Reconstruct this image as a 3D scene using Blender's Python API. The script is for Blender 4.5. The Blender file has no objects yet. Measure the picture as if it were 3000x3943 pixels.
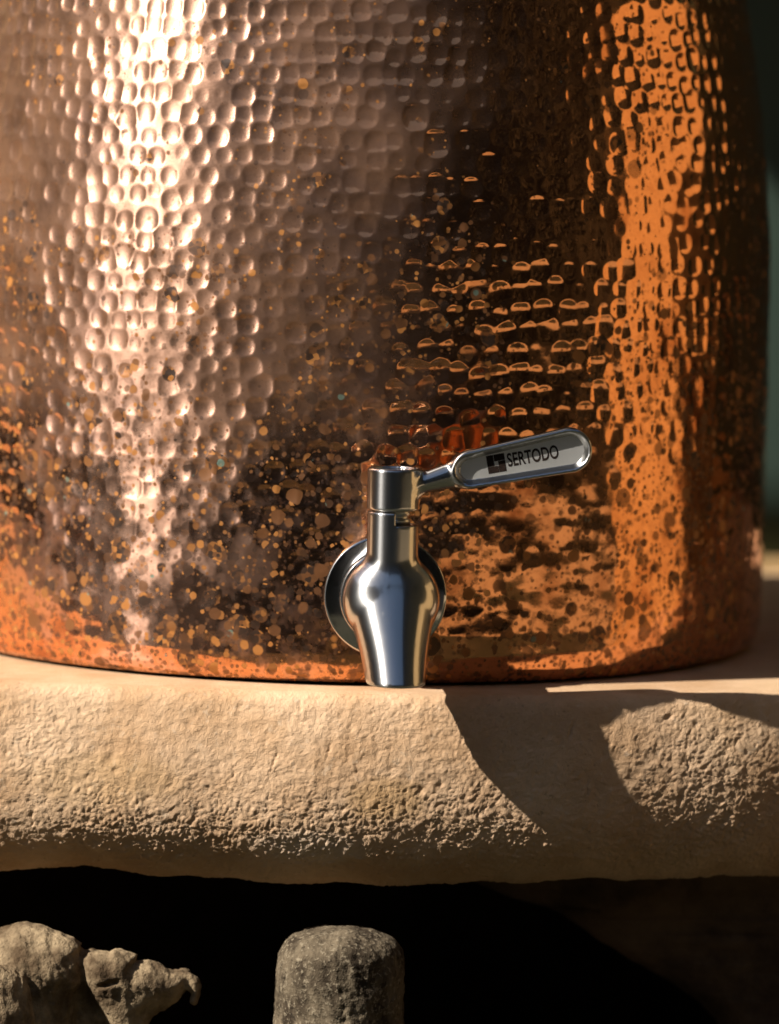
import bpy, math
import numpy as np
from mathutils import Matrix, Vector
R = math.radians
scene = bpy.context.scene
col = scene.collection

# ------------------------------------------------------------------ camera
CAM_LOC = Vector((0.0166, -1.921, 0.232))
PITCH, ROLL = R(-5.57), R(1.35)
LENS = 252.7
fwd = Vector((0, math.cos(PITCH), math.sin(PITCH)))
rgt = Vector((1, 0, 0)); upv = rgt.cross(fwd)
r2 = rgt * math.cos(ROLL) + upv * math.sin(ROLL)
u2 = upv * math.cos(ROLL) - rgt * math.sin(ROLL)
cam_d = bpy.data.cameras.new('camera'); cam = bpy.data.objects.new('camera', cam_d); col.objects.link(cam)
cam.matrix_world = Matrix(((r2.x, u2.x, -fwd.x, CAM_LOC.x), (r2.y, u2.y, -fwd.y, CAM_LOC.y),
                           (r2.z, u2.z, -fwd.z, CAM_LOC.z), (0, 0, 0, 1)))
cam_d.lens = LENS; cam_d.sensor_width = 36; cam_d.sensor_fit = 'HORIZONTAL'
cam_d.clip_start = 0.05; cam_d.clip_end = 200
cam_d.dof.use_dof = True; cam_d.dof.focus_distance = 1.772; cam_d.dof.aperture_fstop = 9.0
scene.camera = cam
FPX = LENS / 36 * 3000
def ray_at_y(px, py, y):
    """photo pixel -> world point on the vertical plane y = const"""
    d = fwd + r2 * ((px - 1500) / FPX) + u2 * ((1971.5 - py) / FPX)
    return CAM_LOC + d * ((y - CAM_LOC.y) / d.y)

# ------------------------------------------------------------------ sky, sun, exposure
SUN_AZ, SUN_EL = R(-67), R(38.5)          # azimuth from the camera's side, negative = left
world = bpy.data.worlds.new('World'); scene.world = world; world.use_nodes = True
wn = world.node_tree; bg = wn.nodes['Background']
sky = wn.nodes.new('ShaderNodeTexSky'); sky.sky_type = 'NISHITA'; sky.sun_disc = False
sky.sun_elevation = SUN_EL; sky.sun_rotation = R(180) - SUN_AZ
sky.air_density = 1.0; sky.dust_density = 1.2
wn.links.new(sky.outputs[0], bg.inputs[0]); bg.inputs[1].default_value = 0.05
sun_d = bpy.data.lights.new('sun', 'SUN'); sun_d.energy = 5.0; sun_d.angle = R(0.53); sun_d.color = (1.0, 0.95, 0.885)
sun = bpy.data.objects.new('sun', sun_d); col.objects.link(sun)
sdir = Vector((math.sin(SUN_AZ) * math.cos(SUN_EL), -math.cos(SUN_AZ) * math.cos(SUN_EL), math.sin(SUN_EL)))
sun.rotation_euler = sdir.to_track_quat('Z', 'Y').to_euler()
sun.location = sdir * 3
vs = scene.view_settings
vs.view_transform = 'Standard'; vs.look = 'None'; vs.exposure = 0.58; vs.gamma = 1.0; vs.use_curve_mapping = False
scene.cycles.max_bounces = 5; scene.cycles.glossy_bounces = 4; scene.cycles.diffuse_bounces = 3
scene.cycles.sample_clamp_indirect = 6; scene.cycles.adaptive_threshold = 0.02

# ------------------------------------------------------------------ helpers
def tag(o, label=None, cat=None, group=None, kind=None):
    if label: o['label'] = label
    if cat: o['category'] = cat
    if group: o['group'] = group
    if kind: o['kind'] = kind
    return o
def empty(name, loc=(0, 0, 0), rz=0.0):
    o = bpy.data.objects.new(name, None); col.objects.link(o); o.location = loc; o.rotation_euler = (0, 0, rz)
    o.empty_display_size = 0.02
    return o
def mesh_np(name, verts, faces, mat=None, parent=None, smooth=True):
    """verts (n,3), faces (m,3|4) numpy -> object"""
    verts = np.ascontiguousarray(verts, dtype=np.float32); faces = np.ascontiguousarray(faces, dtype=np.int32)
    m = bpy.data.meshes.new(name)
    k = faces.shape[1]; nf = len(faces)
    m.vertices.add(len(verts)); m.vertices.foreach_set('co', verts.ravel())
    m.loops.add(nf * k); m.loops.foreach_set('vertex_index', faces.ravel())
    m.polygons.add(nf)
    m.polygons.foreach_set('loop_start', np.arange(0, nf * k, k, dtype=np.int32))
    m.polygons.foreach_set('use_smooth', np.full(nf, smooth, dtype=bool))
    m.update(calc_edges=True); m.validate()
    o = bpy.data.objects.new(name, m); col.objects.link(o)
    if mat: m.materials.append(mat)
    if parent: o.parent = parent
    return o
def grid_faces(nr, nc, wrap=False, flip=False):
    i = np.arange(nr - 1)[:, None]; j = np.arange(nc if wrap else nc - 1)[None, :]
    j2 = (j + 1) % nc
    a = i * nc + j; b = i * nc + j2; c = (i + 1) * nc + j2; d = (i + 1) * nc + j
    f = np.stack([a, b, c, d], -1).reshape(-1, 4)
    return f[:, ::-1] if flip else f
def hash2(ix, iy, seed):
    h = (ix.astype(np.int64) * 374761393 + iy.astype(np.int64) * 668265263 + seed * 974634777) & 0xFFFFFFFF
    h = ((h ^ (h >> 13)) * 1274126177) & 0xFFFFFFFF
    h = (h ^ (h >> 16)) & 0xFFFFFFFF
    h = (h * 2246822519) & 0xFFFFFFFF
    return ((h ^ (h >> 15)) & 0xFFFFFF) / float(0x1000000)
def perlin2(x, y, seed=0):
    xi = np.floor(x); yi = np.floor(y); xf = x - xi; yf = y - yi
    u = xf * xf * xf * (xf * (xf * 6 - 15) + 10); v = yf * yf * yf * (yf * (yf * 6 - 15) + 10)
    def g(dx, dy):
        a = hash2(xi + dx, yi + dy, seed) * 2 * np.pi
        return np.cos(a) * (xf - dx) + np.sin(a) * (yf - dy)
    return ((g(0, 0) * (1 - u) + g(1, 0) * u) * (1 - v) + (g(0, 1) * (1 - u) + g(1, 1) * u) * v) * 1.5
def fbm2(x, y, seed=0, oct=4, gain=0.5):
    s = 0; a = 1.0
    for k in range(oct):
        s = s + a * perlin2(x * 2 ** k + 13.7 * k, y * 2 ** k - 7.3 * k, seed + k); a *= gain
    return s
def worley2(x, y, seed=0):
    xi = np.floor(x); yi = np.floor(y); d1 = np.full(x.shape, 9.0); d2 = np.full(x.shape, 9.0)
    for dx in (-1, 0, 1):
        for dy in (-1, 0, 1):
            cx = xi + dx; cy = yi + dy
            d = np.hypot(cx + hash2(cx, cy, seed) - x, cy + hash2(cx, cy, seed + 77) - y)
            d2 = np.minimum(d2, np.maximum(d1, d)); d1 = np.minimum(d1, d)
    return d1, d2
def noise3(p, seed=0):
    """cheap smooth 3-D noise from three 2-D slices"""
    return (perlin2(p[..., 0] + .37 * p[..., 2], p[..., 1] - .21 * p[..., 2], seed) + perlin2(p[..., 1] + .31 * p[..., 0], p[..., 2], seed + 5)
            + perlin2(p[..., 2] - .27 * p[..., 1], p[..., 0], seed + 9)) * 0.577
def surface_nets(f, lo, hi, h):
    """closed quad mesh of f = 0 (negative inside), vertices projected onto the surface"""
    lo = np.array(lo, float); n = np.ceil((np.array(hi) - lo) / h).astype(int) + 1
    ax = [lo[k] + h * np.arange(n[k]) for k in range(3)]
    P = np.stack(np.meshgrid(*ax, indexing='ij'), -1); V = f(P); S = V < 0
    nx, ny, nz = n - 1
    cnt = np.zeros((nx, ny, nz)); acc = np.zeros((nx, ny, nz, 3))
    corners = [(i, j, k) for i in (0, 1) for j in (0, 1) for k in (0, 1)]
    def sl(c): return tuple(slice(c[q], c[q] + (nx, ny, nz)[q]) for q in range(3))
    for a in corners:
        for q in range(3):
            if a[q] == 0:
                b = list(a); b[q] = 1; va = V[sl(a)]; vb = V[sl(b)]
                m = (va < 0) != (vb < 0)
                t = np.where(m, va / np.where(m, va - vb, 1), 0)
                for w in range(3):
                    acc[..., w] += m * (a[w] + (t if w == q else 0))
                cnt += m
    act = cnt > 0; idx = np.full(act.shape, -1); idx[act] = np.arange(act.sum())
    base = np.stack(np.meshgrid(ax[0][:-1], ax[1][:-1], ax[2][:-1], indexing='ij'), -1)
    pts = (base + h * acc / np.maximum(cnt, 1)[..., None])[act]
    quads = []
    for q in range(3):
        o1, o2 = (q + 1) % 3, (q + 2) % 3
        s0 = [slice(None)] * 3; s1 = [slice(None)] * 3; s0[q] = slice(0, -1); s1[q] = slice(1, None)
        A = S[tuple(s0)]; B = S[tuple(s1)]
        for e, flip in ((A & ~B, False), (~A & B, True)):
            I = np.argwhere(e); I = I[(I[:, o1] > 0) & (I[:, o2] > 0) & (I[:, o1] < n[o1] - 1) & (I[:, o2] < n[o2] - 1)]
            def cell(d1, d2):
                J = I.copy(); J[:, o1] -= d1; J[:, o2] -= d2
                return idx[J[:, 0], J[:, 1], J[:, 2]]
            Q = np.stack([cell(1, 1), cell(0, 1), cell(0, 0), cell(1, 0)], -1)
            quads.append(Q[:, ::-1] if flip else Q)
    F = np.concatenate(quads)
    e = h * 0.15
    for _ in range(4):
        v = f(pts); g = np.stack([(f(pts + e * np.eye(3)[k]) - f(pts - e * np.eye(3)[k])) / (2 * e) for k in range(3)], -1)
        step = -(v / np.maximum((g * g).sum(-1), 0.05))[:, None] * g
        L = np.linalg.norm(step, axis=-1, keepdims=True)
        pts = pts + step * np.minimum(1, 0.6 * h / np.maximum(L, 1e-9))
    return pts, F
def smin(a, b, k):
    hh = np.clip(0.5 + 0.5 * (b - a) / k, 0, 1)
    return b + (a - b) * hh - k * hh * (1 - hh)
def smax(a, b, k): return -smin(-a, -b, k)
def lathe(name, prof, seg, mat, parent=None, axis='Z'):
    prof = np.array(prof, float); a = np.linspace(0, 2 * np.pi, seg, endpoint=False)
    x = prof[:, 0:1] * np.cos(a); y = prof[:, 0:1] * np.sin(a); z = np.repeat(prof[:, 1:2], seg, 1)
    v = np.stack([x, y, z], -1)
    if axis == 'Y': v = np.stack([x, -z, y], -1)
    return mesh_np(name, v.reshape(-1, 3), grid_faces(len(prof), seg, wrap=True), mat, parent)

# ------------------------------------------------------------------ materials
class NT:
    def __init__(s, name):
        s.m = bpy.data.materials.new(name); s.m.use_nodes = True; s.t = s.m.node_tree
        s.t.nodes.clear(); s.out = s.t.nodes.new('ShaderNodeOutputMaterial')
        s.tc = s.t.nodes.new('ShaderNodeTexCoord')
        s.co = s.tc.outputs['Object']
    def n(s, t, **kw):
        nd = s.t.nodes.new(t)
        for k, v in kw.items(): setattr(nd, k, v)
        return nd
    def set(s, inp, v):
        if hasattr(v, 'is_linked') or isinstance(v, bpy.types.NodeSocket): s.t.links.new(v, inp)
        else: inp.default_value = v
    def math(s, op, a, b=0.0, c=None, clamp=False):
        nd = s.n('ShaderNodeMath', operation=op, use_clamp=clamp)
        s.set(nd.inputs[0], a); s.set(nd.inputs[1], b)
        if c is not None: s.set(nd.inputs[2], c)
        return nd.outputs[0]
    def ramp(s, v, a, b, lo=0.0, hi=1.0, smooth=True):
        nd = s.n('ShaderNodeMapRange', interpolation_type='SMOOTHSTEP' if smooth else 'LINEAR')
        s.set(nd.inputs[0], v); s.set(nd.inputs[1], a); s.set(nd.inputs[2], b); s.set(nd.inputs[3], lo); s.set(nd.inputs[4], hi)
        return nd.outputs[0]
    def noise(s, scale, detail=3, rough=0.55, co=None, dist=0.0):
        nd = s.n('ShaderNodeTexNoise'); s.set(nd.inputs['Vector'], co or s.co)
        nd.inputs['Scale'].default_value = scale; nd.inputs['Detail'].default_value = detail
        nd.inputs['Roughness'].default_value = rough; nd.inputs['Distortion'].default_value = dist
        return nd.outputs['Fac']
    def mapping(s, scale=(1, 1, 1), rot=(0, 0, 0), co=None):
        nd = s.n('ShaderNodeMapping'); s.set(nd.inputs[0], co or s.co); nd.inputs['Scale'].default_value = scale; nd.inputs['Rotation'].default_value = rot
        return nd.outputs[0]
    def warp(s, amt, scale):
        nd = s.n('ShaderNodeTexNoise'); s.set(nd.inputs['Vector'], s.co); nd.inputs['Scale'].default_value = scale; nd.inputs['Detail'].default_value = 2
        sub = s.n('ShaderNodeVectorMath', operation='SUBTRACT'); s.set(sub.inputs[0], nd.outputs['Color']); sub.inputs[1].default_value = (.5, .5, .5)
        sc = s.n('ShaderNodeVectorMath', operation='SCALE'); s.set(sc.inputs[0], sub.outputs[0]); sc.inputs['Scale'].default_value = amt
        ad = s.n('ShaderNodeVectorMath', operation='ADD'); s.set(ad.inputs[0], s.co); s.set(ad.inputs[1], sc.outputs[0])
        return ad.outputs[0]
    def voro(s, scale, co=None, feature='F1'):
        nd = s.n('ShaderNodeTexVoronoi', feature=feature); s.set(nd.inputs['Vector'], co or s.co); nd.inputs['Scale'].default_value = scale
        return nd
    def mix(s, f, a, b, kind='RGBA'):
        nd = s.n('ShaderNodeMix', data_type=kind)
        i = {'RGBA': (6, 7, 2), 'FLOAT': (2, 3, 0)}[kind]
        s.set(nd.inputs[0], f)
        for k, v in ((i[0], a), (i[1], b)):
            if isinstance(v, tuple) and len(v) == 3: v = (*v, 1)
            s.set(nd.inputs[k], v)
        return nd.outputs[i[2]]
    def bsdf(s, color, rough, metal=0.0, spec=0.5, normal=None, **kw):
        nd = s.n('ShaderNodeBsdfPrincipled')
        if isinstance(color, tuple): color = (*color[:3], 1)
        s.set(nd.inputs['Base Color'], color); s.set(nd.inputs['Roughness'], rough); s.set(nd.inputs['Metallic'], metal)
        nd.inputs['Specular IOR Level'].default_value = spec
        if normal is not None: s.set(nd.inputs['Normal'], normal)
        for k, v in kw.items(): s.set(nd.inputs[k.replace('_', ' ')], v)
        return nd.outputs[0]
    def mixs(s, f, a, b):
        nd = s.n('ShaderNodeMixShader'); s.set(nd.inputs[0], f); s.t.links.new(a, nd.inputs[1]); s.t.links.new(b, nd.inputs[2]); return nd.outputs[0]
    def bump(s, h, strength=1.0, dist=0.001, normal=None):
        nd = s.n('ShaderNodeBump'); s.set(nd.inputs['Height'], h); nd.inputs['Strength'].default_value = strength; nd.inputs['Distance'].default_value = dist
        if normal is not None: s.set(nd.inputs['Normal'], normal)
        return nd.outputs[0]
    def done(s, shader): s.t.links.new(shader, s.out.inputs[0]); return s.m

def spots(t, scale, keep, rmax, co, edge=0.05, lump=None):
    """round drops: random radius per cell, only some cells hold one"""
    v = t.voro(scale, co)
    sep = t.n('ShaderNodeSeparateColor'); t.set(sep.inputs[0], v.outputs['Color'])
    rad = t.ramp(sep.outputs[0], keep, 1.0, 0.0, rmax, smooth=False)
    if lump is not None: rad = t.math('MULTIPLY', rad, lump)
    return t.ramp(v.outputs['Distance'], t.math('SUBTRACT', rad, edge), rad, 1.0, 0.0), sep.outputs[1]

def mat_copper():
    t = NT('hammered_copper')
    sepc = t.n('ShaderNodeSeparateXYZ'); t.set(sepc.inputs[0], t.co); z = sepc.outputs[2]
    low = t.ramp(z, 0.02, 0.15, 1.0, 0.0)                      # more dried splashes low on the pot
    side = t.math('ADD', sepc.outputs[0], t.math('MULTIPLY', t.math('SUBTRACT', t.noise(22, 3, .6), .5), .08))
    sun_haze = t.ramp(side, -0.02, 0.055, 1.0, 0.0)                # paints the sunlit haze: strong on the left flank, weak on the dark right
    clus = t.noise(24, 3, 0.6)
    lump = t.math('ADD', t.math('MULTIPLY', t.ramp(clus, 0.38, 0.62), 0.65), t.math('MULTIPLY', low, 0.75))
    lump = t.math('MINIMUM', t.math('ADD', lump, 0.36), 1.25)
    cw = t.warp(0.0007, 380)
    s0, c0 = spots(t, 125, 0.50, 0.52, cw, 0.10, lump)
    s1, c1 = spots(t, 205, 0.20, 0.52, cw, 0.14, lump)
    s2, c2 = spots(t, 340, 0.15, 0.54, cw, 0.18, lump)
    s3, c3 = spots(t, 590, 0.20, 0.54, cw, 0.22, lump)
    def op(m, c): return t.math('MULTIPLY', m, t.ramp(c, 0.0, 0.7, 0.45, 0.97, smooth=False))
    sp = t.math('MAXIMUM', t.math('MAXIMUM', op(s0, c0), op(s1, c1)), t.math('MAXIMUM', op(s2, c2), op(s3, c3)))
    cr = t.mix(s1, t.mix(s2, c3, c2, 'FLOAT'), c1, 'FLOAT')
    # oxide of the drops: near black through brown to ochre, a few verdigris
    oc = t.mix(t.ramp(cr, 0.15, 0.6), (0.036, 0.018, 0.009), (0.16, 0.062, 0.018))
    oc = t.mix(t.ramp(cr, 0.62, 0.95), oc, (0.44, 0.175, 0.040))
    v4, c4 = spots(t, 230, 0.90, 0.36, cw, 0.08)
    oc = t.mix(t.math('MULTIPLY', v4, 0.75), oc, (0.16, 0.26, 0.20))
    oxide = t.bsdf(oc, 0.55, 0.0, 0.35)
    # bare copper, blotchy tarnish
    tn = t.noise(60, 4, 0.62)
    tn2 = t.noise(14, 3, 0.6)
    tarn = t.math('MULTIPLY', t.ramp(tn, 0.42, 0.72), t.ramp(tn2, 0.38, 0.66))
    metal_c = t.mix(tarn, (0.88, 0.385, 0.165), (0.42, 0.12, 0.034))
    # fine scour marks
    sc = t.noise(1.0, 2, 0.5, co=t.mapping((900, 900, 5200), (0.5, 0.35, 0.2)))
    nb = t.bump(sc, 0.25, 0.0002)
    fine = t.noise(900, 2, 0.6)
    sharp = t.bsdf(metal_c, t.math('ADD', 0.07, t.math('MULTIPLY', tarn, 0.10)), 1.0, normal=t.bump(fine, 0.04, 0.0002))
    patch = t.math('MAXIMUM', t.ramp(t.noise(34, 4, .65), .46, .56, .10, 1.0), t.ramp(z, .065, .105, 0.0, 1.0))   # film washed off in patches low down
    tg = t.n('ShaderNodeTangent', direction_type='RADIAL', axis='Z').outputs[0]
    soft = t.bsdf(t.mix(0.40, metal_c, (0.94, 0.76, 0.68)), 0.36, 1.0, normal=nb, Anisotropic=0.85, Anisotropic_Rotation=0.25, Tangent=tg)
    metal = t.mixs(t.math('ADD', 0.05, t.math('MULTIPLY', t.math('MULTIPLY', t.ramp(tn, 0.30, 0.62, .25, 1.0), t.math('MULTIPLY', sun_haze, patch)), 0.52)), sharp, soft)
    # thin limescale film, weighted to the left so it paints the sunlit haze
    film = t.bsdf((0.50, 0.255, 0.135), 0.6, 0.0, 0.3)
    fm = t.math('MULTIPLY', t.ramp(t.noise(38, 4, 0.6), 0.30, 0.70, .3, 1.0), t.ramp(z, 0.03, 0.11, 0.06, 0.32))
    fm = t.math('MULTIPLY', fm, t.math('MULTIPLY', patch, t.math('ADD', t.math('MULTIPLY', sun_haze, .92), .08)))
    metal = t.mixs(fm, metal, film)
    # mottled tarnish that eats between the drops, mostly low on the pot
    mot = t.math('MULTIPLY', t.ramp(t.noise(330, 5, 0.66), 0.52, 0.62), t.math('MULTIPLY', t.ramp(clus, 0.36, 0.6, .15, 1.0), t.math('ADD', t.math('MULTIPLY', low, .75), .1)))
    dirt = t.bsdf(t.mix(t.noise(500, 3), (0.030, 0.013, 0.006), (0.11, 0.040, 0.013)), 0.5, 0.0, 0.4)
    metal = t.mixs(t.math('MULTIPLY', mot, .85), metal, dirt)
    return t.done(t.mixs(sp, metal, oxide))

def mat_steel(name, rough, var=0.08, base=(0.66, 0.645, 0.62), wide=0.33, wf=0.35, brush=0.10, aniso=0.88):
    t = NT(name)
    n1 = t.noise(240, 4, 0.65); n2 = t.noise(1.0, 2, 0.6, co=t.mapping((500, 500, 14000)))
    rr = t.math('ADD', rough, t.math('MULTIPLY', t.math('SUBTRACT', n1, 0.4), var))
    sm = t.ramp(t.noise(130, 4, 0.7), 0.60, 0.74)                # water marks
    rr = t.math('ADD', rr, t.math('MULTIPLY', sm, 0.12))
    colr = t.mix(t.math('MULTIPLY', sm, 0.3), base, (0.42, 0.42, 0.41))
    nb = t.bump(n2, brush, 0.0002)
    a = t.bsdf(colr, t.math('MAXIMUM', rr, 0.02), 1.0, normal=t.bump(n2, brush * .12, 0.0002)); 
    ge = t.n('ShaderNodeNewGeometry').outputs['Normal']
    x1 = t.n('ShaderNodeVectorMath', operation='CROSS_PRODUCT'); t.set(x1.inputs[0], ge); x1.inputs[1].default_value = (0, 0.001, 1)
    x2 = t.n('ShaderNodeVectorMath', operation='CROSS_PRODUCT'); t.set(x2.inputs[0], x1.outputs[0]); t.set(x2.inputs[1], ge)
    b = t.bsdf(colr, wide, 1.0, normal=nb, Anisotropic=aniso, Tangent=x2.outputs[0])        # turned on a lathe: glints smear upright
    return t.done(t.mixs(wf, a, b))

def mat_plaster():
    t = NT('mud_plaster')
    n1 = t.noise(38, 5, 0.6); n2 = t.noise(300, 4, 0.65); n3 = t.noise(9, 3, 0.5)
    c = t.mix(t.ramp(n1, 0.3, 0.7), (0.56, 0.345, 0.185), (0.72, 0.485, 0.295))
    c = t.mix(t.math('MULTIPLY', t.ramp(n3, 0.5, 0.72), 0.5), c, (0.60, 0.40, 0.20))
    c = t.mix(t.math('MULTIPLY', t.ramp(n2, 0.56, 0.75), 0.35), c, (0.72, 0.60, 0.44))
    c = t.mix(t.math('MULTIPLY', t.ramp(t.noise(520, 3, 0.6), 0.62, 0.74), 0.5), c, (0.30, 0.19, 0.095))
    def blob(cx, cz, rx, rz):
        sx = t.n('ShaderNodeSeparateXYZ'); t.set(sx.inputs[0], t.co)
        a = t.math('POWER', t.math('DIVIDE', t.math('SUBTRACT', sx.outputs[0], cx), rx), 2.0); b = t.math('POWER', t.math('DIVIDE', t.math('SUBTRACT', sx.outputs[2], cz), rz), 2.0)
        return t.ramp(t.math('SUBTRACT', t.math('ADD', a, b), t.math('MULTIPLY', t.noise(120, 4, .7), 1.4)), -.6, .6, 1.0, 0.0)
    c = t.mix(t.math('MULTIPLY', blob(-.008, -.050, .022, .006), .4), c, (0.82, 0.66, 0.49))
    c = t.mix(t.math('MULTIPLY', blob(.018, -.034, .014, .008), .5), c, (0.62, 0.37, 0.15))
    c = t.mix(t.math('MULTIPLY', blob(-.075, -.030, .03, .01), .3), c, (0.60, 0.38, 0.17))
    h = t.math('ADD', t.noise(950, 4, 0.7), t.math('MULTIPLY', t.noise(2400, 2, 0.6), 0.5))
    return t.done(t.bsdf(c, 0.92, 0.0, 0.15, normal=t.bump(h, 0.6, 0.0008)))

def mat_simple(name, ca, cb, scale, rough=0.9, bs=0.3, bscale=None, bd=0.002, metal=0.0):
    t = NT(name)
    n1 = t.noise(scale, 5, 0.62)
    c = t.mix(t.ramp(n1, 0.32, 0.68), ca, cb)
    return t.done(t.bsdf(c, rough, metal, 0.25, normal=t.bump(t.noise(bscale or scale * 6, 4, 0.65), bs, bd)))

M_COP = mat_copper()
M_STEEL = mat_steel('satin_steel', 0.12, 0.12, wf=0.38, brush=0.08)
M_POL = mat_steel('polished_steel', 0.05, 0.05, wf=0.34)
M_MIRROR = mat_steel('mirror_steel', 0.03, 0.04, wf=0.10, brush=0.03)
M_CAST = mat_steel('matt_cast_steel', 0.55, 0.10, (0.84, 0.82, 0.77), wide=0.62, brush=0.05, aniso=0.0)
M_PRINT = mat_simple('brown_black_print', (0.016, 0.009, 0.006), (0.03, 0.016, 0.010), 300, 0.95)
M_DARK = mat_simple('dark_gasket', (0.010, 0.010, 0.010), (0.02, 0.02, 0.02), 200, 0.5)
M_PLAS = mat_plaster()

# ------------------------------------------------------------------ setting
RB = 0.1495; VY = 0.0105                       # pot radius
def pot_r(zz):
    zz = np.asarray(zz, float)
    zk = [0, .0015, .004, .009, .016, .03, .14, .182, .225, .255, .285, .305, .316, .320]
    rk = [.1348, .1366, .1378, .1386, .1389, .1390, .1388, .1348, .1284, .1215, .110, .097, .082, .078]
    return np.interp(zz, zk, rk) * 1.075
def smooth_profile():
    zz = np.linspace(0, .32, 1281); rr = pot_r(zz)
    k = np.hanning(81); k /= k.sum()
    rs = np.convolve(np.pad(rr, 40, mode='edge'), k, 'valid')
    w = np.clip((zz - .02) / .02, 0, 1)
    return zz, rr * (1 - w) + rs * w
_pz, _pr = smooth_profile()

EDGE_Y = -0.150
def front_y(x):                  # plan of the ledge's front: a shallow bow
    return EDGE_Y + 0.5 * np.asarray(x) ** 2 / np.where(np.asarray(x) > 0, 0.38, 0.9) + 0.0016 * perlin2(np.asarray(x) * 22, np.asarray(x) * 0 + .5, 3)

def build_ledge(parent):
    xs = np.concatenate([np.linspace(-.62, -.165, 40)[:-1], np.arange(-.165, .165, .00045), np.linspace(.165, .62, 40)])
    # profile by arc length: (y towards the viewer, z), outward-normal angle from up (90) to down (-90)
    prof = []
    for yb in np.concatenate([np.linspace(-.36, -.06, 22), np.linspace(-.058, -.0005, 110)]): prof.append((yb, 0.0, 90.0))
    y = z = 0.0; ds = .00042
    def arc(a0, a1, L):
        nonlocal y, z
        n = max(2, int(L / ds)); st = L / n
        for i in range(n):
            a = a0 + (a1 - a0) * (i + .5) / n
            y += st * math.sin(R(a)); z -= st * math.cos(R(a)); prof.append((y, z, a0 + (a1 - a0) * (i + 1) / n))
    arc(90, 22, .0085); arc(22, -4, .034); arc(-4, -52, .0255); arc(-52, -92, .013)
    y1, z1 = y, z
    for k in range(1, 40): prof.append((y1 - .0062 * k, z1 + .00006 * k * k * .05, -92))
    prof = np.array(prof); P = len(prof)
    X, S = np.meshgrid(xs, np.arange(P)); A = np.radians(prof[:, 2])[:, None]
    FY = front_y(xs)[None, :] - prof[:, 0][:, None]
    FZ = np.repeat(prof[:, 1][:, None], len(xs), 1)
    ny = -np.cos(A); nz = np.sin(A)
    v = np.concatenate([[0], np.cumsum(np.hypot(np.diff(prof[:, 0]), np.diff(prof[:, 1])))])
    v = (v - v[131])[:, None] + 0 * X
    rough = np.clip((prof[:, 2] - 90) / -40, 0.0, 1)[:, None]              # flat top is trowelled smooth
    lowr = np.clip((25 - prof[:, 2]) / 50, 0, 1)[:, None]
    d1, d2 = worley2(X * 620 + 1.3 * perlin2(X * 180, v * 180, 5), v * 620 + 1.3 * perlin2(X * 190, v * 190, 6), 11)
    crumb = (d2 - d1)
    d3, d4 = worley2(X * 300 + 1.2 * perlin2(X * 90, v * 90, 8), v * 430 - X * 150, 21)
    patch = np.clip(0.5 + 1.2 * fbm2(X * 28, v * 28, 31, 3), 0, 1)
    h = 0.0007 * fbm2(X * 17, v * 17, 1, 3) + .0022 * np.clip((-18 - prof[:, 2]) / 50, 0, 1)[:, None] * fbm2(X * 19, v * 9, 61, 4) + 0.00026 * fbm2(X * 260, v * 260, 2, 3)
    h = h + (0.00024 + .00022 * lowr) * (0.35 + .65 * patch) * (np.minimum(crumb, .5) - .25) * 2
    h = h + .00050 * lowr * (np.minimum(d4 - d3, .45) - .22)
    pits = np.clip(0.17 - worley2(X * 95, v * 95, 41)[0], 0, 1) * (hash2(np.floor(X * 95), np.floor(v * 95), 43) > .74)
    h = h - .0035 * pits * (v > 0.004) * np.clip(1 - np.abs(v - .02) / .05, 0, 1)
    for k in range(9):                                                # short trowel cracks
        rg = np.random.RandomState(50 + k); cx, cv = rg.uniform(-.12, .12), rg.uniform(.015, .05); an = rg.uniform(-.5, .5); L = rg.uniform(.003, .008)
        dx, dv = X - cx, v - cv; al = dx * math.sin(an) + dv * math.cos(an); ac = dx * math.cos(an) - dv * math.sin(an) + .0006 * perlin2(al * 500, al * 0 + k, 9)
        h = h - .0007 * np.exp(-(ac / .00025) ** 2) * np.clip(1 - np.abs(al) / L, 0, 1)
    h = h * (0.10 + 0.90 * rough)
    flat = (prof[:, 2] > 89.9)[:, None]
    h = np.where(flat, np.minimum(h, 0), h)
    V = np.stack([X, FY + ny * h, FZ + nz * h], -1)
    return mesh_np('ledge', V.reshape(-1, 3), grid_faces(P, len(xs), flip=True), M_PLAS, parent)

shelf = tag(empty('adobe_shelf', (0, 0, -.26)), 'sunlit tan mud plaster shelf with rounded front edge under the copper pot', 'shelf')
lg = build_ledge(shelf); lg.location = (0, 0, .26)

M_ADOBE = mat_simple('shade_dark_adobe', (0.045, 0.026, 0.014), (0.16, 0.098, 0.055), 30, 0.95, 0.6, 260, 0.002)  # jamb adobe coloured darker to carry the shade of the niche
M_NICHE_SHADE = mat_simple('niche_shade', (0.012, 0.008, 0.006), (0.035, 0.022, 0.014), 25, 0.95, 0.5, 200, 0.002)  # niche shade put into the colour: near-black floor and back, little bounce
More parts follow.
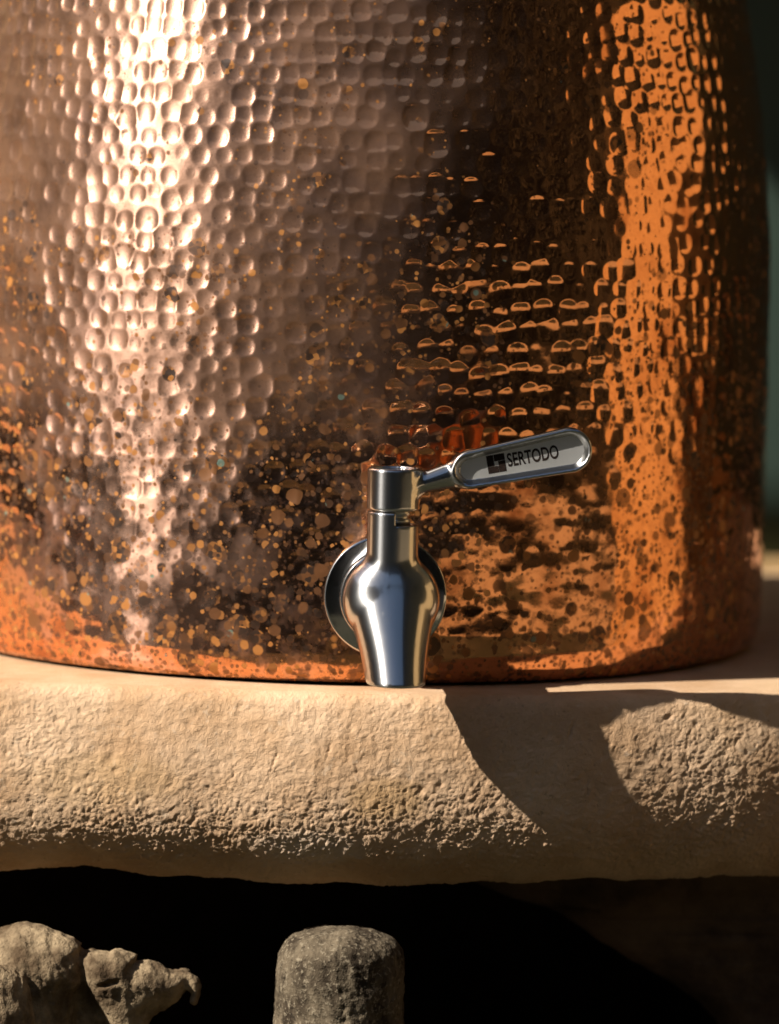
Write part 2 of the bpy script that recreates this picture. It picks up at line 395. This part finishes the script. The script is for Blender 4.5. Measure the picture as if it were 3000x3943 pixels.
# the niche below: arched right jamb, back, floor
def build_jamb(parent):
    arch = [ray_at_y(px, py, -.095) for px, py in ((1560, 3400), (1950, 3450), (2270, 3580), (2450, 3690), (2600, 3790), (2720, 3880), (2800, 3960), (2890, 4120), (2930, 4400), (2940, 5000))]
    arch = np.array([(p.x, p.z) for p in arch]); arch[0, 1] = -.058; arch[-1, 1] = -.30
    t0 = np.linspace(0, 1, len(arch)); t = np.linspace(0, 1, 160)
    ax = np.interp(t, t0, arch[:, 0]); az = np.interp(t, t0, arch[:, 1])
    rows = []
    for s in np.linspace(0, 1, 30):                                   # front face from far right to the arch edge
        rows.append((.62 * (1 - s) + (ax + .012) * s, np.full(160, -.095), az * 1.0))
    for a in np.linspace(0, np.pi / 2, 10)[1:]:
        rows.append((ax + .012 - .012 * np.sin(a), np.full(160, -.095 + .012 * (1 - np.cos(a))), az))
    for yy in np.linspace(-.08, .12, 24):
        rows.append((ax, np.full(160, yy), az))
    V = np.array([np.stack(r, -1) for r in rows])
    fl = np.exp(-np.clip(-.056 - V[..., 2], 0, 1) / .022); V[..., 1] -= .022 * fl * (V[..., 1] < -.05)
    n = .006 * fbm2(V[..., 0] * 25, V[..., 2] * 25 + V[..., 1] * 30, 71, 4)
    V[..., 1] += n; V[..., 0] += n * .7
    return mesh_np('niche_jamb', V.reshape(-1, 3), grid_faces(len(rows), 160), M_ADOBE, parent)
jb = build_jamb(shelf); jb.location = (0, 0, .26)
def slab(name, x0, x1, y0, y1, z0, z1, mat, parent=None, nx=40, ny=20, amp=.0):
    """a box whose top is gently uneven"""
    xs = np.linspace(x0, x1, nx); ys = np.linspace(y0, y1, ny)
    X, Y = np.meshgrid(xs, ys); Z = z1 + amp * fbm2(X * 6, Y * 6, 5, 3)
    top = np.stack([X, Y, Z], -1).reshape(-1, 3)
    bot = np.array([(x0, y0, z0), (x1, y0, z0), (x1, y1, z0), (x0, y1, z0)])
    n = len(top); F = [tuple(f) for f in grid_faces(ny, nx)]
    me = bpy.data.meshes.new(name)
    e0 = list(range(nx)); e1 = [r * nx + nx - 1 for r in range(ny)]; e2 = [(ny - 1) * nx + k for k in range(nx)][::-1]; e3 = [r * nx for r in range(ny)][::-1]
    c = [n, n + 1, n + 2, n + 3]
    F += [tuple([c[0], c[1]] + e0[::-1]), tuple([c[1], c[2]] + e1[::-1]), tuple([c[2], c[3]] + e2[::-1]), tuple([c[3], c[0]] + e3[::-1]), tuple(c[::-1])]
    me.from_pydata(np.concatenate([top, bot]).tolist(), [], [tuple(int(q) for q in f) for f in F]); me.update()
    o = bpy.data.objects.new(name, me); col.objects.link(o); me.materials.append(mat)
    if parent: o.parent = parent
    return o
GH = .26                                                              # ground below the shelf
NF = -.20                                                             # niche floor height
sl = slab('niche_floor', -.62, .62, -.195, .14, -GH, NF, M_NICHE_SHADE, shelf, amp=.002); sl.location = (0, 0, .26)
sl = slab('niche_back', -.62, .62, .12, .20, NF - .01, -.058, M_NICHE_SHADE, shelf); sl.location = (0, 0, .26)
M_EARTH = mat_simple('garden_soil', (0.020, 0.022, 0.010), (0.045, 0.040, 0.020), 3, 0.95, 0.5, 40, 0.02)
M_PAVE = mat_simple('tan_paving', (0.36, 0.26, 0.155), (0.46, 0.35, 0.22), 3, 0.9, 0.3, 60, 0.01)
gxs = np.linspace(-40, 40, 60); GX, GY = np.meshgrid(gxs, gxs)
tag(mesh_np('ground', np.stack([GX, GY, 0 * GX - GH], -1).reshape(-1, 3), grid_faces(60, 60), M_EARTH), kind='structure')

def wall_sheet(name, x0, x1, y0, y1, z0, z1, mat, parent=None, amp=.003):
    """a plastered wall of uneven thickness along its longer side"""
    along_x = (x1 - x0) > (y1 - y0); L = (x1 - x0) if along_x else (y1 - y0); T = (y1 - y0) if along_x else (x1 - x0)
    nu, nv = 60, 40
    U, W = np.meshgrid(np.linspace(0, L, nu), np.linspace(z0, z1, nv))
    n = amp * fbm2(U * 5, W * 5, 17, 4)
    f = np.stack([U, n, W], -1); b = np.stack([U, T + 0 * n, W], -1)
    V = np.concatenate([f.reshape(-1, 3), b.reshape(-1, 3)]); N = nu * nv
    F = list(map(tuple, grid_faces(nv, nu))) + [tuple(q + N for q in g) for g in grid_faces(nv, nu, flip=True)]
    for k in range(nu - 1): F.append((k + 1, k, N + k, N + k + 1)); q = (nv - 1) * nu + k; F.append((q, q + 1, N + q + 1, N + q))
    for k in range(nv - 1):
        q = k * nu; F.append((q, q + nu, N + q + nu, N + q)); q = k * nu + nu - 1; F.append((q + nu, q, N + q, N + q + nu))
    if along_x: V = V + np.array([x0, y0, 0])
    else: V = np.stack([x0 + V[:, 1], y1 - V[:, 0], V[:, 2]], -1)
    return mesh_np(name, V, np.array(F), mat, parent)
M_GREEN = mat_simple('dark_green_wall_paint', (0.040, 0.066, 0.048), (0.046, 0.074, 0.054), 18, 0.7, 0.15, 200, 0.001)
M_TANW = mat_simple('tan_wall_plaster', (0.39, 0.24, 0.10), (0.50, 0.32, 0.14), 12, 0.9, 0.2, 150, 0.001)
bw = tag(empty('back_wall', (0, .47, -.26)), 'dark green painted wall with tan lower band behind the copper pot', 'wall')
zt = ray_at_y(2975, 2148, .47).z
o = wall_sheet('painted_upper', -1.2, 1.2, .47, .57, zt, 1.6, M_GREEN, bw, .0006); o.location = (0, -.47, .26)
o = wall_sheet('lower_band', -1.2, 1.2, .462, .57, -GH, zt - .0005, M_TANW, bw, .0006); o.location = (0, -.47, .26)
# what the copper mirrors: paving in the sun, the side wall, a hedge across the garden
SURROUND = True
if SURROUND:
    px = np.linspace(0, 1, 30); PX, PY = np.meshgrid(px, px)
    a0, a1 = R(6), R(80); rr0, rr1 = 1.8, 3.1
    AA = a0 + (a1 - a0) * PX; RR = rr0 + (rr1 - rr0) * PY
    tag(mesh_np('paving', np.stack([RR * np.sin(AA), -RR * np.cos(AA), 0 * RR - GH + .004], -1).reshape(-1, 3), grid_faces(30, 30, flip=True), M_PAVE), kind='structure')
    sw = wall_sheet('side_wall', 1.25, 1.4, -.33, .45, -GH, .54, M_TANW)
    tag(sw, 'sunlit tan plaster wall reflected in the right flank of the pot', 'wall')
    M_BLOCKER = mat_simple('blocker_brown', (0.10, 0.06, 0.03), (0.16, 0.10, 0.05), 8, 0.8)
    tag(wall_sheet('sky_blocker', -.75, .42, -.33, .60, .95, 1.0, M_BLOCKER), 'unseen dark slab added above the shelf to block overhead sky', 'blocker')  # added out of view to cut overhead sky and deepen the shelf's shade
    M_HEDGE = mat_simple('hedge_leaves', (0.012, 0.010, 0.005), (0.042, 0.036, 0.016), 9, 0.8, 1.0, 40, 0.05)
    U, W = np.meshgrid(np.linspace(R(-125), R(125), 280), np.linspace(0, 1, 60))
    n = fbm2(U * 30, W * 14, 91, 4)
    rad = 3.5 + .2 * n - .1 * np.sin(W * np.pi)
    hz = -GH + W * (2.0 + .3 * fbm2(U * 12, 0 * U, 92, 3) + 3.2 * np.clip((U - R(22)) / R(26), 0, 1) ** 1.5)
    back = np.stack([(rad[-1] + .9) * np.sin(U[0]), -(rad[-1] + .9) * np.cos(U[0]), hz[-1] - .2], -1)
    back0 = back.copy(); back0[:, 2] = -GH
    V = np.concatenate([np.stack([rad * np.sin(U), -rad * np.cos(U), hz], -1).reshape(-1, 3), back, back0])
    tag(mesh_np('hedge', V, grid_faces(62, 280, flip=True), M_HEDGE), 'dark hedge across the garden, mirrored in the copper', 'hedge', kind='stuff')

# ------------------------------------------------------------------ copper dispenser
disp = tag(empty('water_dispenser', (0, VY, 0)), 'hammered copper water dispenser with a steel lever tap, standing on the plaster shelf', 'dispenser')
def build_pot(parent):
    rng = np.random.RandomState(7)
    fine = np.arange(R(-108), R(108), .0005 / RB)
    coarse = np.linspace(R(108), R(252), 70)[1:-1]
    az = np.concatenate([fine, coarse])
    zf = np.concatenate([np.linspace(0, .004, 10)[:-1], np.arange(.004, .236, .0005), np.linspace(.236, .320, 50)])
    A, Z = np.meshgrid(az, zf)
    s = A * RB
    # hammer blows in uneven rows
    PZ, PXc = .0069, .0074
    nrow = 40; ncol = 140
    s0 = -ncol / 2 * PXc
    cz = np.zeros((nrow, ncol)); cs = np.zeros((nrow, ncol)); dep = np.zeros((nrow, ncol)); cur = np.zeros((nrow, ncol))
    for r in range(nrow):
        stretch = rng.uniform(.93, 1.08)
        ph = rng.uniform(0, 1)
        j = np.arange(ncol)
        step = PXc * stretch * (1 + rng.normal(0, .17, ncol))
        pos = s0 * stretch + np.cumsum(step) + ph * PXc
        pos -= pos[ncol // 2] - (ph - .5) * PXc
        cs[r] = pos
        wav = .0018 * perlin2(pos * 14, pos * 0 + r * .13, 3)
        cz[r] = .006 + r * PZ + wav + rng.normal(0, .0008, ncol)
        cur[r] = rng.uniform(.75, 1.35, ncol)
        dep[r] = rng.normal(0, 1, ncol)
    rho = .0150
    shape = A.shape
    best = np.full(shape, 1.0); second = np.full(shape, 1.0)
    r0 = np.floor((Z - .006) / PZ + .5).astype(int)
    for dr in (-1, 0, 1):
        rr = np.clip(r0 + dr, 0, nrow - 1)
        idx = np.zeros(shape, int)
        for r in range(nrow):
            m = rr == r
            if m.any(): idx[m] = np.searchsorted(cs[r], s[m])
        for dj in (-2, -1, 0, 1):
            jj = np.clip(idx + dj, 0, ncol - 1)
            ds = s - cs[rr, jj]; dz = (Z - cz[rr, jj]) * 1.02
            q = (ds * ds + dz * dz); q4 = np.sqrt(ds ** 4 + dz ** 4); q = .62 * q + .14 * q4 + .24 * q * q4 / (.0036 ** 2)
            hh = cur[rr, jj] * q / (2 * rho) - (.00043 + .00013 * dep[rr, jj])
            second = np.minimum(second, np.maximum(best, hh)); best = np.minimum(best, hh)
    k = .00007                                                    # ridge softness
    d = np.maximum(second - best, 0)
    h = best - k * np.exp(-d / k) * .5
    h = np.minimum(h, 0); flat = .00002
    h = -np.sqrt(h * h + flat * flat)
    # fade: blows get shallow near the foot, and lower on the right
    rt = np.clip((s - .02) / .05, 0, 1)
    f = .20 + .80 * np.clip((Z - (.036 + .030 * rt)) / .035, 0, 1)
    lf = np.clip((-.02 - s) / .05, 0, 1)
    f = np.maximum(f, .45 * lf * np.clip((Z - .02) / .03, 0, 1) + .12)
    f = f * np.clip((Z - .004) / .010, 0, 1) * np.clip((.31 - Z) / .05, 0, 1)
    f = f * (1 - .4 * np.clip(perlin2(s * 22, Z * 22, 44) * 2, 0, 1)) * (1 - .35 * np.clip((s - .03) / .03, 0, 1) * np.clip((.115 - s) / .02, 0, 1))
    h = h * f + .00022 * fbm2(s * 55, Z * 55, 12, 2) * np.clip((Z - .002) / .01, 0, 1) + .0006 * perlin2(s * 13, Z * 11, 15) * np.clip(Z / .03, 0, 1)
    back = np.abs(A - np.pi) < R(71.5); h = np.where(back, 0, h)
    rad = np.interp(Z, _pz, _pr)
    g = np.gradient(_pr, _pz); slope = np.interp(Z, _pz, g); cn = 1 / np.sqrt(1 + slope ** 2)
    rad2 = rad + h * cn; Z2 = Z - h * cn * slope * (Z > .01)
    V = np.stack([rad2 * np.sin(A), -rad2 * np.cos(A), Z2], -1).reshape(-1, 3)
    n = len(az)
    F = grid_faces(len(zf), n, wrap=True)
    return mesh_np('body', V, F, M_COP, parent)
body = build_pot(disp); body.location = (0, 0, .0012)
# foot ring under the pot, neck and lid above the frame
lathe('foot', [(.128, 0), (.1412, 0), (.1417, .0008), (.1414, .0026), (.128, .0026), (.0, .0030)], 160, M_DARK, disp)
lathe('lid', [(.0850, .3195), (.0862, .322), (.0850, .326), (.072, .336), (.05, .346), (.02, .351), (.012, .353), (.012, .362), (.016, .368), (.012, .374), (0.0, .376)], 96, M_COP, disp)

# ------------------------------------------------------------------ tap
TAZ = R(6.5); TYAW = R(3.8); TZ = .0306
wall_r = float(np.interp(TZ, _pz, _pr)); TAZ = math.asin(.0157 / wall_r)
# local frame: x sideways (right), y outward from the pot (negative local y = towards viewer kept simple: use +out), z up
def tapobj(name, pts, F, mat, parent):
    """pts in mm: (lateral, out, up)"""
    P = np.stack([pts[:, 0], -pts[:, 1], pts[:, 2]], -1) * .001
    return mesh_np(name, P, np.asarray(F)[:, ::-1], mat, parent)
def rcyl(d2, zc, r, h, rd):                                       # rounded cylinder: d2 radial distance, zc axial offset
    a = d2 - r + rd; b = np.abs(zc) - h + rd
    return np.minimum(np.maximum(a, b), 0) + np.hypot(np.maximum(a, 0), np.maximum(b, 0)) - rd
OB = 32.0                                                         # barrel axis, mm out from the flange
def f_body(p):
    x, y, z = p[..., 0], p[..., 1], p[..., 2]
    bar = rcyl(np.hypot(x, y - OB), z - 19.0, 8.25, 12.0, .5)      # upright barrel, top at 31
    bulb = (np.sqrt((x / 15.7) ** 2 + ((y - OB + 0.6) / 11.2) ** 2 + ((z - 2.2) / 15.2) ** 2) - 1) * 14.3
    shaft = rcyl(np.hypot(x, z - .6), y - 14, 11.2, 15, .8)
    # spout: tapered, leaning outward on its way down
    a = np.array([0.1, OB - 1.2, 2.5]); b = np.array([1.5, OB + 15.2, -28.0]); ba = b - a
    tt = np.clip(((p - a) @ ba) / (ba @ ba), 0, 1.15)
    w_ = p - a - tt[..., None] * ba; wx = w_[..., 0]; wp = np.linalg.norm(w_[..., 1:], axis=-1)
    rx = np.interp(tt, np.linspace(0, 1, 11), [14.4, 14.0, 13.35, 12.6, 11.85, 11.15, 10.55, 10.05, 9.65, 9.35, 9.1])
    ry = 12.2 - 2.6 * tt
    sp = (np.sqrt((wx / rx) ** 2 + (wp / ry) ** 2) - 1) * np.minimum(rx, ry) * .95
    sp = smax(sp, -23.7 - z, 1.3)
    hole = np.linalg.norm((p - a - (((p - a) @ ba) / (ba @ ba))[..., None] * ba), axis=-1) - 7.5
    d = smin(bulb, sp, 1.0); d = smin(d, shaft, 2.0); d = smin(d, bar, 2.4)
    d = np.maximum(d, -np.maximum(hole, z + 17))                   # open mouth
    d = np.maximum(d, -np.maximum(-(x - .2), -(z - 26.7)))         # stop notch in the top right of the barrel
    inner = np.maximum(np.hypot(x, y - OB) - 6.4, 25.4 - z)        # bore around the stem
    return np.maximum(d, -inner)
tap_root_loc = (wall_r * math.sin(TAZ), -wall_r * math.cos(TAZ), TZ)
pts, F = surface_nets(f_body, (-17, -2.5, -26.5), (17, 59, 33), .5)
tap = tapobj('tap', pts, F, M_STEEL, disp)
tap.location = tap_root_loc; tap.rotation_euler = (0, 0, TYAW)
# flange disc and collar behind the body
lathe('flange', [(0, .0012), (.0196, .0012), (.0201, .0016), (.0202, .0024), (.0199, .0030), (.0192, .0031), (.0, .0031)], 128, M_MIRROR, tap, axis='Y')
lathe('collar', [(.0, .0029), (.0150, .0029), (.0152, .0034), (.0152, .0072), (.0148, .0077), (.0, .0077)], 128, M_MIRROR, tap, axis='Y')
# stem between barrel and lever
st = lathe('stem', [(0, .0235), (.0056, .0235), (.0056, .0262), (.0060, .0265), (.0060, .0274), (.0052, .0277), (.0052, .0284), (.0059, .0287), (.0059, .0306), (0, .0306)], 64, M_STEEL, tap)
st.location = (0, -OB * .001, .0013)

LT = R(11.0)
CZ = 38.3
e1 = np.array([math.cos(LT), 0, math.sin(LT)]); e2 = np.array([-math.sin(LT), 0, math.cos(LT)])
LO = np.array([0, OB, CZ])
def lev(px, py, out=OB + 2):                                      # photo pixel -> lever coordinates (s, t) in mm
    xp = (px - 1489) * .085; yp = (2290 - py) * .085; rl = ROLL
    x = xp - rl * yp - math.sin(TYAW) * out; z = yp + rl * xp + .105 * out
    d = np.array([x, 0, z - CZ]); return float(d @ e1), float(d @ e2)
sA, tA = lev(1812, 1810); sB, tB = lev(2189, 1738)
rA, rB = 6.0, 7.2
def f_pad2(s, t, ra, rb):
    h = np.clip((s - sA) / (sB - sA), 0, 1); tc = tA + (tB - tA) * h
    return np.hypot(s - (sA + (sB - sA) * h), t - tc) - (ra + (rb - ra) * h)
def f_lever(p):
    q = p - LO; s = q @ e1; t = q @ e2; o = q[..., 1] - 2.0
    cap = rcyl(np.hypot(q[..., 0], q[..., 1]), q[..., 2] + .1, 8.55, 6.7, .7)
    cap = np.maximum(cap, -np.maximum(np.hypot(q[..., 0], q[..., 1]) - 6.6, 5.9 - q[..., 2]))   # dished top
    d2 = f_pad2(s, t, rA, rB)
    a = d2 + 1.0; b = np.abs(o) - 2.9 + 1.0
    pad = np.minimum(np.maximum(a, b), 0) + np.hypot(np.maximum(a, 0), np.maximum(b, 0)) - 1.0
    # sloped recess in the front
    rec = np.maximum(d2 + .95 + (2.9 - o) * .88, .8 - o)
    pad = smax(pad, -rec, .35)
    # neck
    h = np.clip((s - 5.0) / (sA - 5.0), 0, 1); tc = tA * .92 * h - .3 * (1 - h)
    w = np.interp(h, [0, .3, .6, 1], [3.6, 3.4, 3.9, 5.4]); th = np.interp(h, [0, 1], [3.4, 2.5])
    nk = (np.sqrt(((t - tc) / w) ** 2 + ((o + 1.2 * (1 - h)) / th) ** 2 + (np.maximum(np.abs(s - (5 + sA) / 2) - (sA - 5) / 2, 0) / 3) ** 2) - 1) * 2.6
    nk = np.maximum(nk, -rec)
    return smin(smax(smin(nk, pad, 1.6), -rec, .4), cap, 2.2)
pts, F = surface_nets(f_lever, (-10.5, OB - 10.5, 30), (70, OB + 10.5, 64), .45)
lever = tapobj('lever', pts, F, M_POL, tap)
# matt floor of the recess
nA = 40
def stadium(ra, rb, n=40):
    out = []
    for k in range(n + 1): a = -np.pi / 2 + np.pi * k / n; out.append((sB + rb * np.cos(a), tB + rb * np.sin(a)))
    for k in range(n + 1): a = np.pi / 2 + np.pi * k / n; out.append((sA + ra * np.cos(a), tA + ra * np.sin(a)))
    return np.array(out)
def to_tap(st, o):                                                # lever (s,t) + out offset -> tap local metres
    P = LO + st[:, 0:1] * e1 + st[:, 1:2] * e2; P[:, 1] += o
    return np.stack([P[:, 0], -P[:, 1], P[:, 2]], -1) * .001
FLO = 2 + .8
def poly_obj(name, polys, o0, o1, mat, parent):
    """flat raised shapes: list of outlines (s,t) extruded from o0 to o1"""
    me = bpy.data.meshes.new(name); V = []; F = []
    for pl in polys:
        pl = np.asarray(pl, float); n = len(pl); b = len(V)
        V += to_tap(pl, o0).tolist() + to_tap(pl, o1).tolist()
        F.append(tuple(b + n + k for k in range(n)))
        F += [(b + k, b + (k + 1) % n, b + n + (k + 1) % n, b + n + k) for k in range(n)]
    me.from_pydata(V, [], F); me.update(); me.materials.append(mat)
    ob = bpy.data.objects.new(name, me); col.objects.link(ob); ob.parent = parent
    return ob
poly_obj('recess_floor', [stadium(rA - 2.62, rB - 2.62)], FLO - .25, FLO + .10, M_CAST, tap)
# pinwheel emblem and name
ls, lt = lev(1911, 1787); q = 5.9; g = .012
def sq(x0, x1, y0, y1): return [(ls + (x - .5) * q, lt + (y - .5) * q) for x, y in ((x0, y0), (x1, y0), (x1, y1), (x0, y1))]
poly_obj('emblem', [sq(0, .39, .385, 1), sq(.41, 1, .63, 1), sq(.61, 1, 0, .615), sq(0, .595, 0, .365)], FLO + .09, FLO + .14, M_PRINT, tap)
cu = bpy.data.curves.new('lettering', 'FONT'); cu.body = 'SERTODO'; cu.size = 1.0; cu.align_x = 'LEFT'; cu.resolution_u = 6; cu.offset = 0.022
to = bpy.data.objects.new('lettering_curve', cu); col.objects.link(to)
dg = bpy.context.evaluated_depsgraph_get(); me = bpy.data.meshes.new_from_object(to.evaluated_get(dg))
bpy.data.objects.remove(to)
co = np.array([v.co[:] for v in me.vertices]); mn = co.min(0); mx = co.max(0)
s0, t0 = lev(1953, 1776); s1, t1 = lev(2146, 1741)
W_, H_ = s1 - s0, 4.5
st_ = np.stack([s0 + (co[:, 0] - mn[0]) / (mx[0] - mn[0]) * W_, (t0 + t1) / 2 + ((co[:, 1] - mn[1]) / (mx[1] - mn[1]) - .5) * H_], -1)
nv = to_tap(st_, FLO + .14)
me.vertices.foreach_set('co', nv.astype(np.float32).ravel()); me.update(); me.materials.append(M_PRINT); me.name = 'lettering'
lo = bpy.data.objects.new('lettering', me); col.objects.link(lo); lo.parent = tap

# ------------------------------------------------------------------ wood below the shelf
def mat_bark():
    t = NT('grey_bark')
    g = t.noise(700, 3, 0.6); m = t.noise(110, 4, 0.65, co=t.mapping((1, 1, .55), (.5, .35, 0)))
    c = t.mix(t.ramp(m, 0.34, 0.66), (0.040, 0.028, 0.017), (0.17, 0.130, 0.082))
    c = t.mix(t.math('MULTIPLY', t.ramp(g, 0.52, 0.68), 0.75), c, (0.31, 0.25, 0.165))
    c = t.mix(t.math('MULTIPLY', t.ramp(t.noise(420, 3, .6), 0.56, 0.70), 0.8), c, (0.022, 0.016, 0.010))
    return t.done(t.bsdf(c, .95, 0, .15, normal=t.bump(t.math('ADD', g, m), .6, .0012)))
M_LOG = mat_bark()
M_WOOD = mat_simple('weathered_wood', (0.10, 0.062, 0.031), (0.42, 0.305, 0.175), 75, 0.9, 1.0, 420, 0.0012)
def mk_log():
    LY = -.147; top = ray_at_y(1310, 3600, LY - .012); r = .0222; cx = ray_at_y(1310, 3800, LY).x
    zb = NF; zt_ = top.z
    a = np.linspace(0, 2 * np.pi, 200, endpoint=False)
    prof = [(0.0, 1.0)] + [(np.sin(u) ** .62, np.cos(u)) for u in np.linspace(.05, np.pi / 2, 26)]
    rows = []
    for pr, ph in prof: rows.append((r * .93 * pr, zt_ - .0095 + .0095 * ph))
    zs = np.linspace(zt_ - .0098, zb, 150)
    for zz in zs: rows.append((r * (.93 + .17 * (zt_ - .0098 - zz) / (zt_ - zb)), zz))
    rows = np.array(rows); A_, I_ = np.meshgrid(a, np.arange(len(rows)))
    rad = rows[:, 0:1] + 0 * A_; Zc = rows[:, 1:2] + 0 * A_
    s = A_ * r
    per = np.minimum(A_, 2 * np.pi - A_)
    P3 = np.stack([rad * np.cos(A_), rad * np.sin(A_), Zc], -1)
    n = .0010 * noise3(P3 * 60, 6) + .00055 * noise3(P3 * 240, 4) + .00032 * noise3(P3 * np.array([900, 900, 650]), 5) + .0006 * perlin2(Zc * 40, Zc * 0, 2)
    an = -np.pi / 2 + .10 * np.sin(Zc * 90) - 2.6 * (Zc - zt_) ; an = an % (2 * np.pi)     # a wandering vein, then a crack
    dv = np.abs((A_ - an + np.pi) % (2 * np.pi) - np.pi) * r
    n += .0005 * np.exp(-(dv / .0006) ** 2) * ((Zc > zt_ - .03) & (rad > .6 * r)) - .0010 * np.exp(-((dv - .0004) / .0005) ** 2) * (Zc < zt_ - .022)
    rad = rad + n * np.minimum(rad / r * 2, 1)
    V = np.stack([cx + rad * np.cos(A_), LY + rad * np.sin(A_), Zc + n * (rad < r * .7)], -1)
    o = mesh_np('log', V.reshape(-1, 3) - np.array([cx, LY, zb]), grid_faces(len(rows), 200, wrap=True, flip=True), M_LOG)
    o.location = (cx, LY, zb)
    return tag(o, 'upright grey bark log with a domed top in the dark niche', 'log')
mk_log()
def mk_drift():
    Y0 = -.150; zb = NF * 1000
    def W(px, py, dy=0): p = ray_at_y(px, py, Y0 + dy); return np.array([p.x, p.y, p.z]) * 1000
    def outline(pp): return np.array([W(*q)[[0, 2]] for q in pp])
    def poly2(x, z, P):
        d = np.full(x.shape, 1e9); inside = np.zeros(x.shape, bool)
        for a, b in zip(P, np.roll(P, -1, 0)):
            ex, ez = b - a; wx, wz = x - a[0], z - a[1]
            t = np.clip((wx * ex + wz * ez) / (ex * ex + ez * ez), 0, 1)
            d = np.minimum(d, np.hypot(wx - ex * t, wz - ez * t))
            c = ((a[1] <= z) & (b[1] > z)) | ((b[1] <= z) & (a[1] > z))
            xi = a[0] + (z - a[1]) / (ez if ez else 1e-9) * ex
            inside ^= c & (x < xi)
        return np.where(inside, -d, d)
    big = outline([(-330, 3800), (-230, 3690), (-110, 3620), (0, 3588), (70, 3562), (107, 3560), (177, 3580), (257, 3607), (316, 3640), (310, 3668), (332, 3690), (330, 3770), (300, 3830), (285, 3943), (280, 4300), (250, 5400), (-330, 5400)])
    shard = outline([(320, 3700), (345, 3672), (418, 3672), (440, 3658), (530, 3682), (522, 3708), (570, 3708), (640, 3734), (725, 3758), (722, 3800), (690, 3855), (640, 3895), (580, 3925), (565, 3960), (570, 4200), (600, 5400), (430, 5400), (430, 3960), (385, 3890), (345, 3820)])
    hook = outline([(690, 3752), (735, 3758), (764, 3776), (776, 3812), (762, 3845), (748, 3872), (735, 3868), (738, 3830), (715, 3815), (695, 3790)])
    fc = W(345, 3850, .012); lobe = W(-25, 3905, -.013); yc = Y0 * 1000
    def rnd(p2, y, T): return np.hypot(np.maximum(p2 + T, 0), y) - T + np.maximum(-p2 - T, 0) * 0
    def f(p):
        x, y, z = p[..., 0], p[..., 1] - yc, p[..., 2]
        w1 = 1.3 * noise3(p * .10, 3); 
        d = rnd(poly2(x, z, big), (y - 4) * 1.0, 15.0)
        e = (np.linalg.norm((p - lobe) / np.array([13.5, 9.0, 16.5]), axis=-1) - 1) * 10
        d = smin(d, e, .8)
        sh = rnd(poly2(x, z, shard), (y + 1 - .25 * (x - shard[0, 0])) * .9, 8.5)
        g = W(505, 3735); gr = np.hypot((x - g[0]) * .8 - (z - g[2]) * .6 - 1.0, (y + 9) * .8) - 1.3      # the dark groove
        sh = smax(sh, -np.maximum(gr, g[2] - 5 - z), .8)
        k = W(415, 3775); cr = np.hypot((z - k[2] - .25 * (x - k[0])) * 1.4, y + 8) - 1.7
        sh = smax(sh, -np.maximum(cr, np.abs(x - k[0]) - 4), .5)
        fill = (np.linalg.norm((p - fc) / np.array([16, 10, 17]), axis=-1) - 1) * 12
        d = smin(d, fill, 3.0); d = smin(d, sh, 2.0)
        d = smin(d, rnd(poly2(x, z, hook), y - 5, 2.4), 1.0)
        return d + w1 * .8 + .6 * noise3(p * np.array([.34, .34, .16]), 8) + .3 * noise3(p * .8, 12)
    lo_ = (big[0, 0] - 4, yc - 26, zb - 6); hi_ = (hook[:, 0].max() + 5, yc + 32, big[:, 1].max() + 5)
    pts, F = surface_nets(f, lo_, hi_, .8)
    base = np.array([W(120, 3900)[0], yc, zb])
    o = mesh_np('driftwood', (pts - base) * .001, F, M_WOOD); o.location = base * .001
    return tag(o, 'gnarled pale weathered wood with a hooked tip in the niche, left of the log', 'driftwood')
mk_drift()
